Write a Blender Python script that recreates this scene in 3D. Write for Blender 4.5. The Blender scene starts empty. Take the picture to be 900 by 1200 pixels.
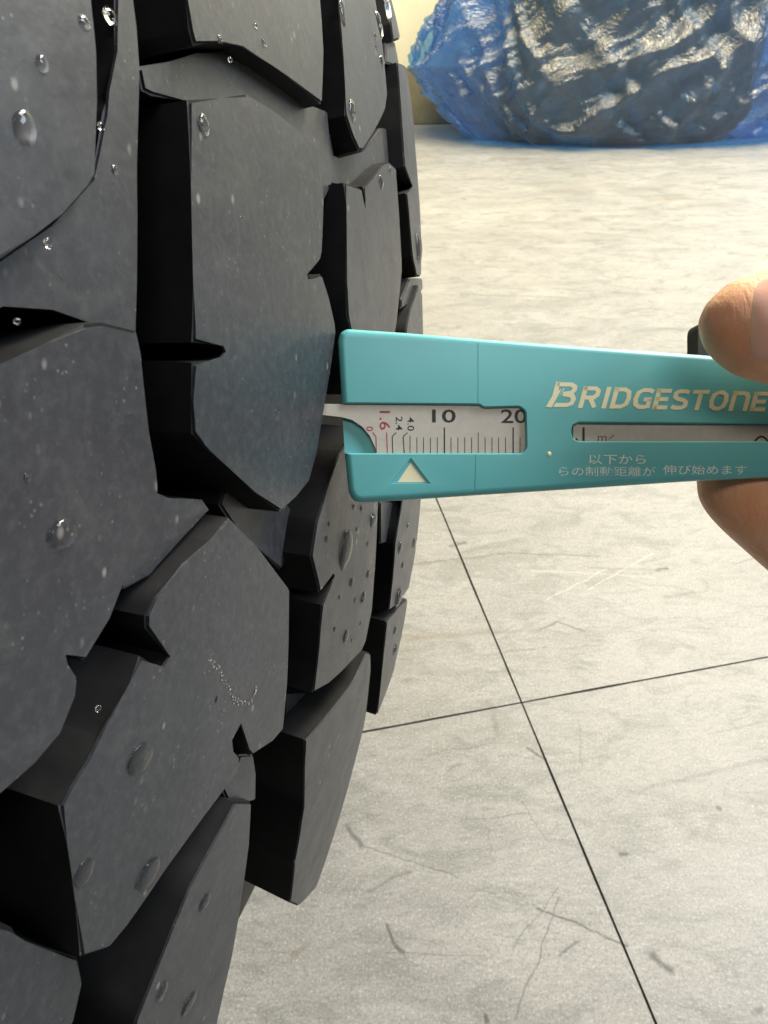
import bpy, bmesh, math, random
from math import sin, cos, pi, radians, sqrt
from mathutils import Vector, Matrix, noise

random.seed(7)
S = 0.001                       # everything is measured in millimetres
H = 427.8                       # camera height above the floor (mm)
CAM = {
  'right': [0.9999, -0.0084, -0.0101],
  'up': [0.0131, 0.6402, 0.7681],
  'fwd': [0.0, 0.7682, -0.6402],
  'f': 892.3968}
TY = {
  'ctr': [-335.4361, 190.7735, -101.8534],
  'axis': [0.3047, 0.7743, -0.5547],
  'rad': [0.9305, -0.3662, 0.0],
  'tan': [0.2031, 0.5162, 0.8321],
  'R': 345.6526,
  'K': 0.0009}
sc = bpy.context.scene
col = sc.collection

# ------------------------------------------------------------ camera
cam = bpy.data.cameras.new('camera'); camo = bpy.data.objects.new('camera', cam); col.objects.link(camo)
_r, _u, _f = (Vector(CAM[k]) for k in ('right', 'up', 'fwd'))
camo.matrix_world = Matrix.Translation((0, 0, H*S)) @ Matrix((( _r[0], _u[0], -_f[0]), (_r[1], _u[1], -_f[1]), (_r[2], _u[2], -_f[2]))).to_4x4()
cam.sensor_fit = 'VERTICAL'; cam.sensor_height = 24; cam.sensor_width = 18
cam.lens = 24*CAM['f']/1200
cam.clip_start = 0.004; cam.clip_end = 60
cam.dof.use_dof = True; cam.dof.focus_distance = 0.108; cam.dof.aperture_fstop = 64
sc.camera = camo

# ------------------------------------------------------------ light
w = bpy.data.worlds.new('World'); sc.world = w; w.use_nodes = True
w.node_tree.nodes['Background'].inputs[0].default_value = (0.80, 0.88, 1.0, 1)
w.node_tree.nodes['Background'].inputs[1].default_value = 0.025
def area(name, loc, target, sx, sy, power, color):
    l = bpy.data.lights.new(name, 'AREA'); l.shape = 'RECTANGLE'; l.size = sx; l.size_y = sy; l.energy = power; l.color = color
    o = bpy.data.objects.new(name, l); col.objects.link(o); o.location = loc
    o.rotation_euler = (Vector(target)-Vector(loc)).to_track_quat('-Z', 'Y').to_euler()
    return o
area('ceiling_light', (0.95, 1.4, 1.6), (0.65, 1.4, 0), 1.2, 0.5, 100, (1.0, 0.92, 0.75))
area('overhead_light', (1.35, 0.7, 2.1), (0.1, 0.1, 0.3), 0.9, 0.35, 36, (0.98, 0.98, 1.0))
area('cool_side_light', (2.0, 0.3, 1.7), (0, 0.12, 0.42), 1.0, 0.8, 46, (0.72, 0.86, 1.0))  # unseen cool source at right, placed to light tread tops and gauge
area('front_fill_light', (0.25, -0.9, 2.2), (0.1, 0.1, 0.3), 1.0, 0.4, 10.5, (1.0, 0.95, 0.88))  # added frontal fill from behind the camera, brightens hand and gauge
area('warm_wall_fill', (0.0, 1.25, 1.0), (0.16, 1.78, 0.0), 0.4, 0.3, 17, (1.0, 0.83, 0.46))  # added warm fill for the wall and far floor, no lamp known there
sc.view_settings.view_transform = 'Standard'; sc.view_settings.look = 'None'
sc.view_settings.exposure = 0.0; sc.view_settings.gamma = 1.0; sc.view_settings.use_curve_mapping = False
sc.cycles.max_bounces = 10; sc.cycles.transparent_max_bounces = 12

# ------------------------------------------------------------ helpers
def tag(o, label=None, cat=None, group=None, kind=None):
    if label: o['label'] = label
    if cat: o['category'] = cat
    if group: o['group'] = group
    if kind: o['kind'] = kind
    return o
def empty(name, M, label, cat):
    o = bpy.data.objects.new(name, None); col.objects.link(o); o.matrix_world = M; o.empty_display_size = .01
    return tag(o, label, cat)
def finish(name, bm, mat, parent=None, smooth=True, angle=32):
    for v in bm.verts: v.co *= 1000            # faces this small confuse the normal solver in metres
    bmesh.ops.recalc_face_normals(bm, faces=bm.faces)
    if bm.calc_volume(signed=True) < 0 and all(e.is_manifold for e in bm.edges): bmesh.ops.reverse_faces(bm, faces=bm.faces)
    for v in bm.verts: v.co *= .001
    me = bpy.data.meshes.new(name); bm.to_mesh(me); bm.free()
    return link(name, me, mat, parent, smooth, angle)
def link(name, me, mat, parent=None, smooth=True, angle=32):
    if len(me.materials): me.materials.clear()
    for m_ in (mat if isinstance(mat, tuple) else (mat,)): me.materials.append(m_)
    if smooth:
        for p in me.polygons: p.use_smooth = True
        if angle: me.set_sharp_from_angle(angle=radians(angle))
    o = bpy.data.objects.new(name, me); col.objects.link(o)
    if parent: o.parent = parent
    return o

class NT:
    def __init__(s, name):
        s.m = bpy.data.materials.new(name); s.m.use_nodes = True
        s.t = s.m.node_tree; s.n = s.t.nodes; s.b = s.n['Principled BSDF']; s.out = s.n['Material Output']
    def new(s, typ, **kw):
        n = s.n.new(typ)
        for k, v in kw.items(): setattr(n, k, v)
        return n
    def L(s, a, b): s.t.links.new(a, b)
    def coord(s, scale=(1, 1, 1), kind='Object', rot=(0, 0, 0), loc=(0, 0, 0)):
        tc = s.new('ShaderNodeTexCoord'); mp = s.new('ShaderNodeMapping')
        mp.inputs['Scale'].default_value = scale; mp.inputs['Rotation'].default_value = rot; mp.inputs['Location'].default_value = loc
        s.L(tc.outputs[kind], mp.inputs[0]); return mp.outputs[0]
    def noise(s, vec, scale, detail=4, rough=.55, dist=0, out='Fac'):
        n = s.new('ShaderNodeTexNoise'); n.inputs['Scale'].default_value = scale; n.inputs['Detail'].default_value = detail
        n.inputs['Roughness'].default_value = rough; n.inputs['Distortion'].default_value = dist; s.L(vec, n.inputs['Vector']); return n.outputs[out]
    def voro(s, vec, scale, feature='F1', out='Distance'):
        n = s.new('ShaderNodeTexVoronoi', feature=feature); n.inputs['Scale'].default_value = scale; s.L(vec, n.inputs['Vector']); return n.outputs[out]
    def ramp(s, fac, stops):
        n = s.new('ShaderNodeValToRGB'); e = n.color_ramp.elements
        while len(e) < len(stops): e.new(.5)
        for i, (p, c) in enumerate(stops):
            e[i].position = p; e[i].color = (c, c, c, 1) if isinstance(c, (int, float)) else (*c, 1)
        s.L(fac, n.inputs[0]); return n.outputs[0]
    def mix(s, fac, a, b, mode='MIX'):
        n = s.new('ShaderNodeMix', data_type='RGBA', blend_type=mode)
        for i, v in ((0, fac), (6, a), (7, b)):
            if hasattr(v, 'is_linked'): s.L(v, n.inputs[i])
            elif i == 0: n.inputs[0].default_value = v
            else: n.inputs[i].default_value = (*v, 1)
        return n.outputs[2]
    def math(s, op, a, b=None, c=None, clamp=False):
        n = s.new('ShaderNodeMath', operation=op); n.use_clamp = clamp
        for i, v in enumerate((a, b, c)):
            if v is None: continue
            if hasattr(v, 'is_linked'): s.L(v, n.inputs[i])
            else: n.inputs[i].default_value = v
        return n.outputs[0]
    def bump(s, h, strength, dist, prev=None):
        n = s.new('ShaderNodeBump'); n.inputs['Strength'].default_value = strength; n.inputs['Distance'].default_value = dist
        s.L(h, n.inputs['Height'])
        if prev: s.L(prev, n.inputs['Normal'])
        return n.outputs[0]
    def set(s, **kw):
        for k, v in kw.items():
            i = s.b.inputs[k.replace('_', ' ')]
            if hasattr(v, 'is_linked'): s.L(v, i)
            elif isinstance(v, tuple) and len(v) == 3 and i.type == 'RGBA': i.default_value = (*v, 1)
            else: i.default_value = v
        return s

# ------------------------------------------------------------ materials
def mat_rubber():
    t = NT('tread_rubber'); c = t.coord()
    big = t.noise(c, 45, 5, .6); fine = t.noise(c, 900, 4, .65); mid = t.noise(c, 230, 4, .6)
    base = t.mix(t.ramp(big, [(.3, 0), (.7, 1)]), (.0135, .015, .0195), (.0235, .0255, .031))
    base = t.mix(t.ramp(fine, [(.45, 0), (.78, .4)]), base, (.07, .071, .076))
    # pale scuffs and lint caught on the rubber
    cs = t.coord((1, 1, .6), rot=(.5, 0, 0)); v = t.voro(cs, 420); g = t.noise(c, 120, 3)
    sp = t.math('MULTIPLY', t.ramp(v, [(.07, 1), (.16, 0)]), t.ramp(g, [(.48, 0), (.62, 1)]))
    base = t.mix(t.math('MULTIPLY', sp, .55), base, (.33, .32, .30))
    v2 = t.voro(c, 1150); lint = t.math('MULTIPLY', t.ramp(v2, [(.10, 1), (.20, 0)]), t.ramp(t.noise(c, 260, 3, .6), [(.50, 0), (.64, 1)])); base = t.mix(t.math('MULTIPLY', lint, .45), base, (.22, .21, .20))
    du = t.ramp(t.noise(c, 75, 6, .7, 1.0), [(.56, 0), (.76, .25)])
    base = t.mix(du, base, (.10, .094, .086))
    rough = t.ramp(mid, [(.25, .37), (.75, .48)])
    b = t.bump(fine, .3, .0001); b = t.bump(mid, .15, .0003, b)
    return t.set(Base_Color=base, Roughness=rough, Normal=b, Specular_IOR_Level=.75).m
def mat_groove():
    t = NT('groove_rubber'); c = t.coord(); n = t.noise(c, 90, 5, .65); f = t.noise(c, 700, 3)
    base = t.mix(t.ramp(n, [(.45, 0), (.72, 1)]), (.012, .011, .011), (.034, .026, .019))
    return t.set(Base_Color=base, Roughness=.75, Normal=t.bump(f, .4, .0002)).m
MARKS = [[0.08, 0.1781, 0.1228, 0.1596, 0.0005, 0.75, 0], [0.0924, 0.1828, 0.0604, 0.1264, 0.0004, 0.5, 0], [-0.0178, 0.2148, 0.0382, 0.1951, 0.0003, 0.55, 0], [0.0465, 0.2284, 0.0823, 0.2322, 0.0003, 0.5, 0], [-0.003, 0.1562, 0.0485, 0.1552, 0.0002, 0.45, 0], [0.1474, 0.245, 0.2392, 0.2663, 0.001, 0.3, 0], [0.1237, 0.4053, 0.1779, 0.4381, 0.0004, 0.5, 1], [0.1589, 0.4165, 0.2213, 0.4563, 0.0004, 0.45, 1], [0.1157, 0.4383, 0.2136, 0.4287, 0.0003, 0.4, 1], [0.0223, 0.4469, 0.1048, 0.4585, 0.0009, 0.4, 0], [0.1048, 0.4585, 0.1738, 0.4531, 0.0008, 0.4, 0], [0.0162, 0.3678, 0.0679, 0.3727, 0.0014, 0.45, 2], [0.0679, 0.3727, 0.1141, 0.3752, 0.0012, 0.4, 2], [0.1141, 0.3752, 0.1281, 0.3825, 0.0007, 0.6, 0], [0.1281, 0.3825, 0.1458, 0.373, 0.0006, 0.55, 0], [0.0891, 0.2771, 0.0996, 0.2684, 0.0007, 0.7, 0], [0.0877, 0.1547, 0.0984, 0.1599, 0.0005, 0.6, 0], [-0.023, 0.2257, -0.0163, 0.2143, 0.001, 0.6, 0], [-0.0006, 0.1708, 0.002, 0.1619, 0.0007, 0.7, 0], [0.002, 0.1619, 0.0063, 0.1561, 0.0008, 0.7, 0], [0.1349, 0.1537, 0.1424, 0.1465, 0.0013, 0.8, 0], [0.1638, 0.4393, 0.2232, 0.4362, 0.0007, 0.55, 2], [0.2178, 0.4363, 0.2258, 0.4381, 0.0012, 0.85, 0], [0.1961, 0.2344, 0.1972, 0.2333, 0.001, 0.8, 0], [0.1324, 0.2073, 0.1354, 0.2078, 0.001, 0.85, 0], [0.0468, 0.128, 0.047, 0.1254, 0.0009, 0.8, 0], [0.1779, 0.1272, 0.1819, 0.129, 0.0009, 0.7, 0], [0.0634, 0.1579, 0.0935, 0.1888, 0.0003, 0.4, 0], [0.1269, 0.2991, 0.1213, 0.2615, 0.0004, 0.3, 0], [0.0808, 0.2393, 0.091, 0.2154, 0.0004, 0.35, 0], [0.057, 0.2424, 0.0582, 0.2083, 0.0003, 0.25, 0], [-0.0121, 0.1892, 0.0117, 0.1982, 0.0007, 0.4, 0], [0.0377, 0.2598, 0.046, 0.2644, 0.0007, 0.4, 0], [0.2816, 0.443, 0.3095, 0.4526, 0.0007, 0.4, 0], [0.2158, 0.4063, 0.2385, 0.4114, 0.0012, 0.4, 0], [0.055, 0.4678, 0.0674, 0.4718, 0.0013, 0.6, 0], [0.0812, 0.354, 0.1157, 0.3589, 0.0006, 0.4, 0], [0.0707, 0.3013, 0.0714, 0.2882, 0.0015, 0.3, 0], [-0.0493, 0.156, -0.0421, 0.1608, 0.0013, 0.5, 2], [-0.0459, 0.1519, -0.043, 0.1471, 0.0008, 0.4, 2], [0.1156, 0.1931, 0.1238, 0.16, 0.0002, 0.35, 0], [0.2079, 0.2848, 0.2501, 0.2939, 0.0005, 0.3, 0], [0.036, 0.2748, 0.0805, 0.2817, 0.0004, 0.3, 0], [0.4578, 1.3333, 0.5194, 1.3443, 0.0072, 0.35, 2], [0.1658, 1.3228, 0.2837, 1.3358, 0.006, 0.25, 2], [0.1118, 0.9637, 0.2402, 0.9517, 0.0018, 0.25, 0], [0.3072, 1.3853, 0.4227, 1.429, 0.006, 0.3, 2]]
def mat_floor():
    t = NT('floor_panel'); c = t.coord(kind='Object')
    tc = t.new('ShaderNodeTexCoord'); geo = t.new('ShaderNodeNewGeometry'); P = geo.outputs['Position']
    mp = t.new('ShaderNodeMapping'); mp.inputs['Scale'].default_value = (1, 2.4, 1); mp.inputs['Rotation'].default_value = (0, 0, -.2); t.L(P, mp.inputs[0]); st = mp.outputs[0]
    big = t.noise(P, 2.2, 5, .6); cloud = t.noise(st, 9, 8, .68, .6); streak = t.noise(st, 26, 7, .7, 1.2); fine = t.noise(P, 420, 5, .7); grain = t.noise(P, 1500, 2, .6)
    base = t.mix(t.ramp(cloud, [(.30, 0), (.72, 1)]), (.14, .14, .138), (.255, .253, .247))
    base = t.mix(t.ramp(big, [(.38, 0), (.68, .6)]), base, (.255, .247, .228))
    base = t.mix(t.ramp(streak, [(.48, 0), (.68, .8)]), base, (.10, .108, .098))
    base = t.mix(t.ramp(fine, [(.50, 0), (.74, .42)]), base, (.115, .113, .11))
    base = t.mix(t.ramp(grain, [(.55, 0), (.8, .3)]), base, (.40, .40, .395))
    grime = t.noise(st, 120, 8, .8); base = t.mix(t.ramp(grime, [(.46, 0), (.72, .60)]), base, (.105, .101, .096)); spk = t.noise(P, 700, 3, .75); base = t.mix(t.ramp(spk, [(.54, 0), (.64, .5)]), base, (.075, .073, .07)); base = t.mix(t.ramp(spk, [(.34, .5), (.44, 0)]), base, (.38, .38, .375))
    pit = t.math('MULTIPLY', t.ramp(t.voro(P, 190), [(.06, 1), (.15, 0)]), t.ramp(t.noise(P, 30, 3), [(.5, 0), (.62, 1)]))
    base = t.mix(t.math('MULTIPLY', pit, .6), base, (.13, .12, .11))
    # scratches, smears and specks, each a worn-in mark with its own place on the floor
    xyz = t.new('ShaderNodeSeparateXYZ'); wob = t.noise(P, 55, 3, .6, out='Color'); wv = t.new('ShaderNodeVectorMath', operation='MULTIPLY_ADD')
    t.L(wob, wv.inputs[0]); wv.inputs[1].default_value = (.006, .006, 0); t.L(P, wv.inputs[2]); sb = t.new('ShaderNodeVectorMath', operation='SUBTRACT'); t.L(wv.outputs[0], sb.inputs[0]); sb.inputs[1].default_value = (.003, .003, 0)
    t.L(sb.outputs[0], xyz.inputs[0]); wear = t.ramp(t.noise(P, 160, 4, .7), [(.28, 0), (.46, 1)])
    acc = {0: None, 1: None, 2: None}
    for x0, y0, x1, y1, w_, am, kd in MARKS:
        dx, dy = x1-x0, y1-y0; l2 = dx*dx+dy*dy
        px = t.math('SUBTRACT', xyz.outputs[0], x0); py = t.math('SUBTRACT', xyz.outputs[1], y0)
        hh = t.math('MULTIPLY_ADD', px, dx/l2, t.math('MULTIPLY', py, dy/l2), clamp=True)
        ax_ = t.math('MULTIPLY_ADD', hh, -dx, px); ay_ = t.math('MULTIPLY_ADD', hh, -dy, py)
        d = t.math('SQRT', t.math('MULTIPLY_ADD', ax_, ax_, t.math('MULTIPLY', ay_, ay_)))
        v = t.math('MULTIPLY', t.math('MULTIPLY_ADD', d, -1/(w_*1.6), 1.3, clamp=True), am)
        acc[kd] = v if acc[kd] is None else t.math('MAXIMUM', acc[kd], v)
    for kd, colr in ((0, (.035, .034, .033)), (1, (.38, .37, .35)), (2, (.13, .105, .08))): base = t.mix(t.math('MULTIPLY', acc[kd], wear), base, colr)
    b = t.bump(fine, .25, .0004); b = t.bump(streak, .25, .0008, b); b = t.bump(grain, .25, .0002, b)
    return t.set(Base_Color=base, Roughness=t.ramp(cloud, [(.3, .36), (.75, .55)]), Normal=b, Specular_IOR_Level=.3).m
def flat(name, c, rough=.5, metallic=0, spec=.5, grain=None):
    t = NT(name); co = t.coord()
    if grain:
        sc_, amt, bd = grain
        n = t.noise(co, sc_, 4, .6)
        base = t.mix(t.ramp(n, [(.3, 0), (.7, 1)]), tuple(x*(1-amt) for x in c), tuple(min(1, x*(1+amt)) for x in c))
        t.set(Base_Color=base, Normal=t.bump(n, .3, bd))
    else: t.set(Base_Color=c)
    return t.set(Roughness=rough, Metallic=metallic, Specular_IOR_Level=spec).m
def worn_print(name, c, under, lo=.40, hi=.47, scale=900):
    t = NT(name); co = t.coord(); n = t.noise(co, scale, 5, .7)
    return t.set(Base_Color=t.mix(t.ramp(n, [(lo, 1), (hi, 0)]), c, under), Roughness=.5).m
TEAL = (.13, .46, .46)
def mat_teal():
    t = NT('teal_plastic'); c = t.coord(); n = t.noise(c, 1500, 3, .6); b = t.noise(c, 60, 4)
    base = t.mix(t.ramp(b, [(.3, 0), (.7, 1)]), (.12, .44, .44), (.14, .48, .48))
    base = t.mix(t.ramp(t.noise(c, 400, 5, .7), [(.62, 0), (.8, .25)]), base, (.17, .47, .49))
    return t.set(Base_Color=base, Roughness=.38, Normal=t.bump(n, .10, .00006), Specular_IOR_Level=.5).m
def mat_skin():
    t = NT('skin'); c = t.coord(); n = t.noise(c, 120, 5, .6); f = t.noise(c, 1100, 4, .65); sx = t.coord((1, .22, .6)); r = t.noise(sx, 1900, 2, .5)
    base = t.mix(t.ramp(n, [(.32, 0), (.68, 1)]), (.86, .40, .20), (.93, .53, .31))
    base = t.mix(t.ramp(t.noise(c, 45, 3), [(.45, 0), (.7, .6)]), base, (.88, .33, .18))
    base = t.mix(t.ramp(f, [(.5, 0), (.8, .35)]), base, (.88, .62, .42))
    t.set(Base_Color=base, Roughness=.46, Normal=t.bump(r, .4, .00026, t.bump(f, .3, .00022)), Subsurface_Weight=.18, Subsurface_Scale=.004)
    t.b.inputs['Subsurface Radius'].default_value = (1, .35, .15); return t.m
def mat_nail():
    t = NT('nail'); c = t.coord((.25, 1, 1)); n = t.noise(c, 500, 3); g = t.new('ShaderNodeSeparateXYZ'); tc = t.new('ShaderNodeTexCoord'); t.L(tc.outputs['Generated'], g.inputs[0])
    base = t.mix(n, (.92, .47, .34), (.95, .56, .42)); base = t.mix(t.ramp(g.outputs[0], [(.03, 1), (.09, 0)]), base, (.92, .70, .42))
    return t.set(Base_Color=base, Roughness=.36, Specular_IOR_Level=.3, Normal=t.bump(n, .12, .0002), Subsurface_Weight=.15, Subsurface_Scale=.002).m
def mat_water():
    t = NT('water'); return t.set(Base_Color=(1, 1, 1), Roughness=.0, IOR=1.333, Transmission_Weight=1.0).m
def mat_bag():
    t = NT('blue_polythene'); c = t.coord(); n = t.noise(c, 24, 5, .6, 1.8)
    vz = t.voro(t.noise(c, 14, 3, .6, 1.0, out='Color'), 9, 'DISTANCE_TO_EDGE')
    b = t.bump(vz, .25, .03, t.bump(n, .22, .02))
    gl = t.new('ShaderNodeBsdfGlossy'); gl.inputs['Roughness'].default_value = .42; gl.inputs['Color'].default_value = (.80, .71, .54, 1); t.L(b, gl.inputs['Normal'])
    tr = t.new('ShaderNodeBsdfTransparent'); tr.inputs['Color'].default_value = (.52, .76, 1.0, 1)
    di = t.new('ShaderNodeBsdfDiffuse'); di.inputs['Color'].default_value = (.13, .31, .58, 1); t.L(b, di.inputs['Normal'])
    tl = t.new('ShaderNodeBsdfTranslucent'); tl.inputs['Color'].default_value = (.18, .42, .78, 1)
    m1 = t.new('ShaderNodeMixShader'); m1.inputs[0].default_value = .6; t.L(di.outputs[0], m1.inputs[1]); t.L(tl.outputs[0], m1.inputs[2])
    m2 = t.new('ShaderNodeMixShader'); m2.inputs[0].default_value = .86; t.L(m1.outputs[0], m2.inputs[1]); t.L(tr.outputs[0], m2.inputs[2])
    lw = t.new('ShaderNodeLayerWeight'); lw.inputs[0].default_value = .35; t.L(b, lw.inputs['Normal'])
    m3 = t.new('ShaderNodeMixShader'); t.L(t.math('MULTIPLY_ADD', lw.outputs['Facing'], .26, .055), m3.inputs[0]); t.L(m2.outputs[0], m3.inputs[1]); t.L(gl.outputs[0], m3.inputs[2])
    t.L(m3.outputs[0], t.out.inputs['Surface']); return t.m

RUB = mat_rubber(); WLL = flat('shaded_wall_rubber', (.0075, .0075, .008), .72, spec=.2, grain=(160, .4, .0003)); GRV = mat_groove(); FLO = mat_floor(); TEA = mat_teal(); SKIN = mat_skin(); NAIL = mat_nail(); WAT = mat_water(); BAG = mat_bag()  # WLL: less worn side walls, with groove shade put into the dark colour
JOINT = flat('joint_dirt', (.03, .029, .027), .9, grain=(200, .4, .0004))
WALL = flat('painted_wall', (.70, .67, .50), .75, grain=(30, .05, .0005))
SKIRT = flat('skirting_vinyl', (.19, .17, .105), .55, grain=(40, .15, .0003))
STEEL = flat('slider_plastic', (.55, .505, .425), .36, metallic=.12, grain=(700, .06, .00004))
BLACK = flat('black_print', (.018, .018, .018), .5)
RED = flat('red_print', (.36, .045, .035), .5)
WHITE = worn_print('pale_print', (.90, .82, .52), TEAL, .29, .32, 800)
FADED = worn_print('faded_print', (.74, .78, .70), TEAL, .34, .44, 420); WORN = worn_print('worn_print', (.66, .72, .66), TEAL, .38, .47, 420)
KNOB = flat('dark_knob', (.025, .02, .016), .7, grain=(600, .4, .0002))
INNER = flat('wrapped_rubber', (.028, .028, .028), .6, grain=(40, .3, .004))
MUDM = flat('dried_mud', (.26, .225, .18), .9, grain=(900, .3, .0002))
DIRT = flat('black_dirt', (.05, .045, .04), .9, grain=(900, .3, .0002))

# ------------------------------------------------------------ floor, wall
floor = finish('floor', (lambda bm: (bmesh.ops.create_grid(bm, x_segments=1, y_segments=1, size=4), bm)[1])(bmesh.new()), JOINT, None, False)
floor.location = (0, 0, -.0022); floor['kind'] = 'structure'
TS = 1.7; yaw = math.atan2(36, 180); ex = Vector((cos(yaw), sin(yaw), 0)); ey = Vector((-sin(yaw), cos(yaw), 0)); o0 = Vector((.091, .311, 0))
bm = bmesh.new(); hw = TS/2-.0006
NJ = 60
pts = [(-hw, -hw), (hw, -hw), (hw, hw), (-hw, hw)]
loop = []
for k in range(4):                       # edges of a panel are slightly chipped, never ruler straight
    a, b = pts[k], pts[(k+1) % 4]
    for j in range(NJ):
        t_ = j/NJ; x = a[0]+(b[0]-a[0])*t_; y = a[1]+(b[1]-a[1])*t_
        d = noise.noise(Vector((x*60, y*60, k)))*.0005+noise.noise(Vector((x*9, y*9, k+9)))*.0005
        n_ = ((0, 1), (-1, 0), (0, -1), (1, 0))[k]; d = abs(d) if j else 0
        loop.append(bm.verts.new((x+n_[0]*d, y+n_[1]*d, 0)))
f = bm.faces.new(loop); r = bmesh.ops.extrude_face_region(bm, geom=[f])
bmesh.ops.translate(bm, verts=[v for v in r['geom'] if isinstance(v, bmesh.types.BMVert)], vec=(0, 0, -.002))
tile0 = finish('floor_panel', bm, FLO, floor, False); first = True
for i in range(-2, 3):
    for j in range(-2, 3):
        c = o0+ex*(i+.5)*TS+ey*(j+.5)*TS
        if c.y > 3.6: continue
        o = tile0 if first else tile0.copy()
        if not first: col.objects.link(o); o.parent = floor
        first = False
        o.location = (c.x, c.y, .0022+random.uniform(-.00008, .00008)); o.rotation_euler = (0, 0, yaw)
def box(bm, lo, hi):
    vs = [bm.verts.new((x, y, z)) for x in (lo[0], hi[0]) for y in (lo[1], hi[1]) for z in (lo[2], hi[2])]
    for q in ((0, 1, 3, 2), (4, 6, 7, 5), (0, 4, 5, 1), (2, 3, 7, 6), (0, 2, 6, 4), (1, 5, 7, 3)): bm.faces.new([vs[i] for i in q])
YW = 1.876
bm = bmesh.new(); box(bm, (-3, YW, -.002), (4, YW+.12, 3)); wall = finish('wall', bm, WALL, None, False); wall['kind'] = 'structure'
bm = bmesh.new(); box(bm, (-3, YW-.006, 0), (4, YW-.0005, .112)); bmesh.ops.bevel(bm, geom=[e for e in bm.edges], offset=.002, segments=2, affect='EDGES')
finish('skirting_board', bm, SKIRT, wall)

# ------------------------------------------------------------ bag with a wrapped tyre
def bag_shell(prof, cx, cy, ry, amp, seed, na=420, nz=230):
    bm = bmesh.new(); rows = []
    for i in range(nz+1):
        u = i/nz*(len(prof)-1); k = min(int(u), len(prof)-2); t_ = u-k; t_ = t_*t_*(3-2*t_)*.5+t_*.5
        z = prof[k][0]+(prof[k+1][0]-prof[k][0])*t_; r_ = prof[k][1]+(prof[k+1][1]-prof[k][1])*t_
        row = []
        for j in range(na):
            a = 2*pi*j/na; n = Vector((cos(a), sin(a), 0)); p = Vector((cos(a)*r_, sin(a)*r_*ry, z))
            fr = a*1.6; q = Vector((fr*1.1-z*3.0+seed, z*5.5+fr*.8, 0))
            w1 = noise.noise(q*.9)*1.2
            ridge = lambda v: 1-min(1, abs(noise.noise(v))*2.6)
            qa = Vector((fr*2.0-z*9+w1*.6, (z*7+fr*2.6)*.35, seed)); qb = Vector((fr*3.4+z*14+w1, (z*6-fr*2)*.4, seed+5)); qc = Vector((fr*8-z*30+w1*2, (z*20+fr*6)*.45, seed+9)); qd = Vector((fr*16+z*40, z*26-fr*9, seed+2))
            d = amp*(w1*.8+ridge(qa)*1.5+ridge(qb)*1.0+ridge(qc)*.34+ridge(qd)*.05-1.05)
            if z < .03: d *= max(0, z)/.03*.8
            p += Vector((n.x, n.y, 0))*d + Vector((0, 0, d*.3 if z > .03 else 0))
            row.append(bm.verts.new((cx+p.x, cy+p.y, max(p.z, .001))))
        rows.append(row)
    for i in range(nz):
        for j in range(na): bm.faces.new((rows[i][j], rows[i][(j+1) % na], rows[i+1][(j+1) % na], rows[i+1][j]))
    bm.faces.new(rows[0][::-1]); bm.faces.new(rows[-1])
    return bm
BC = (.530, 1.735)
prof = [(z*.91, r*.91) for z, r in [(.001, .360), (.012, .385), (.05, .425), (.10, .472), (.154, .500), (.20, .482), (.27, .452), (.36, .43), (.46, .39), (.56, .30), (.63, .12), (.68, .05), (.76, .07), (.80, .09)]]
bag = finish('plastic_bag', bag_shell(prof, 0, 0, .25, .016, 3.3), BAG, None, True, 0); bag.location = (BC[0], BC[1], 0)
tag(bag, 'crumpled translucent blue plastic bag standing by the wall', 'plastic bag')
fold = finish('inner_fold', bag_shell([(z, r_*.955) for z, r_ in prof], 0, 0, .09, .010, 6.1, 200, 110), BAG, bag, True, 0)
iprof = [(z*.91, r*(.70+.10*max(0, 1-z/.12))) for z, r in [(.004, .27), (.02, .31), (.06, .345), (.12, .36), (.20, .36), (.30, .345), (.42, .30), (.50, .22), (.53, .12), (.535, .02)]]
inn = finish('wrapped_tyre', bag_shell(iprof, 0, 0,   .30, .006, 8.1, 160, 90), INNER, None, True, 0); inn.location = (BC[0]-.03, BC[1], 0)
tag(inn, 'dark tyre showing through the crumpled blue plastic bag', 'tyre')

# ------------------------------------------------------------ the tyre
R, K = TY['R'], TY['K']
def surf(a, s, h):
    r = R-K*a*a+h; t_ = s/R; return Vector((r*cos(t_), a, r*sin(t_)))*S
X, Y, Z = Vector(TY['rad']), Vector(TY['axis']), Vector(TY['tan']); C0 = Vector(TY['ctr'])+Vector((0, 0, H))
MT = Matrix.Translation(C0*S) @ Matrix(((X[0], Y[0], Z[0]), (X[1], Y[1], Z[1]), (X[2], Y[2], Z[2]))).to_4x4()
tyre = empty('tyre', MT, 'black all-terrain tyre with deep chunky tread wet with droplets, leaning at left', 'tyre')
DEPTH = 17
SH = [(76, -22), (83, -24), (91, -27), (99, -31), (106, -47), (110, -67), (109, -87), (104, -112), (100, -134), (98, -145)]
prof = [(-a, R+r) for a, r in reversed(SH)] + [(a, R-DEPTH-K*a*a) for a in range(-72, 76, 8)] + [(a, R+r) for a, r in SH] \
     + [(84, R-145), (88, R-116), (94, R-77), (84, R-42), (60, R-27), (0, R-23), (-60, R-27), (-84, R-42), (-94, R-77), (-88, R-116), (-84, R-145)]
bm = bmesh.new(); N = 200; rings = []
for k in range(N):
    t_ = 2*pi*k/N; rings.append([bm.verts.new(Vector((r*cos(t_), a, r*sin(t_)))*S) for a, r in prof])
for k in range(N):
    A_, B_ = rings[k], rings[(k+1) % N]
    for i in range(len(prof)): j = (i+1) % len(prof); bm.faces.new((A_[i], A_[j], B_[j], B_[i]))
finish('carcass', bm, GRV, tyre, True, 40)

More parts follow.
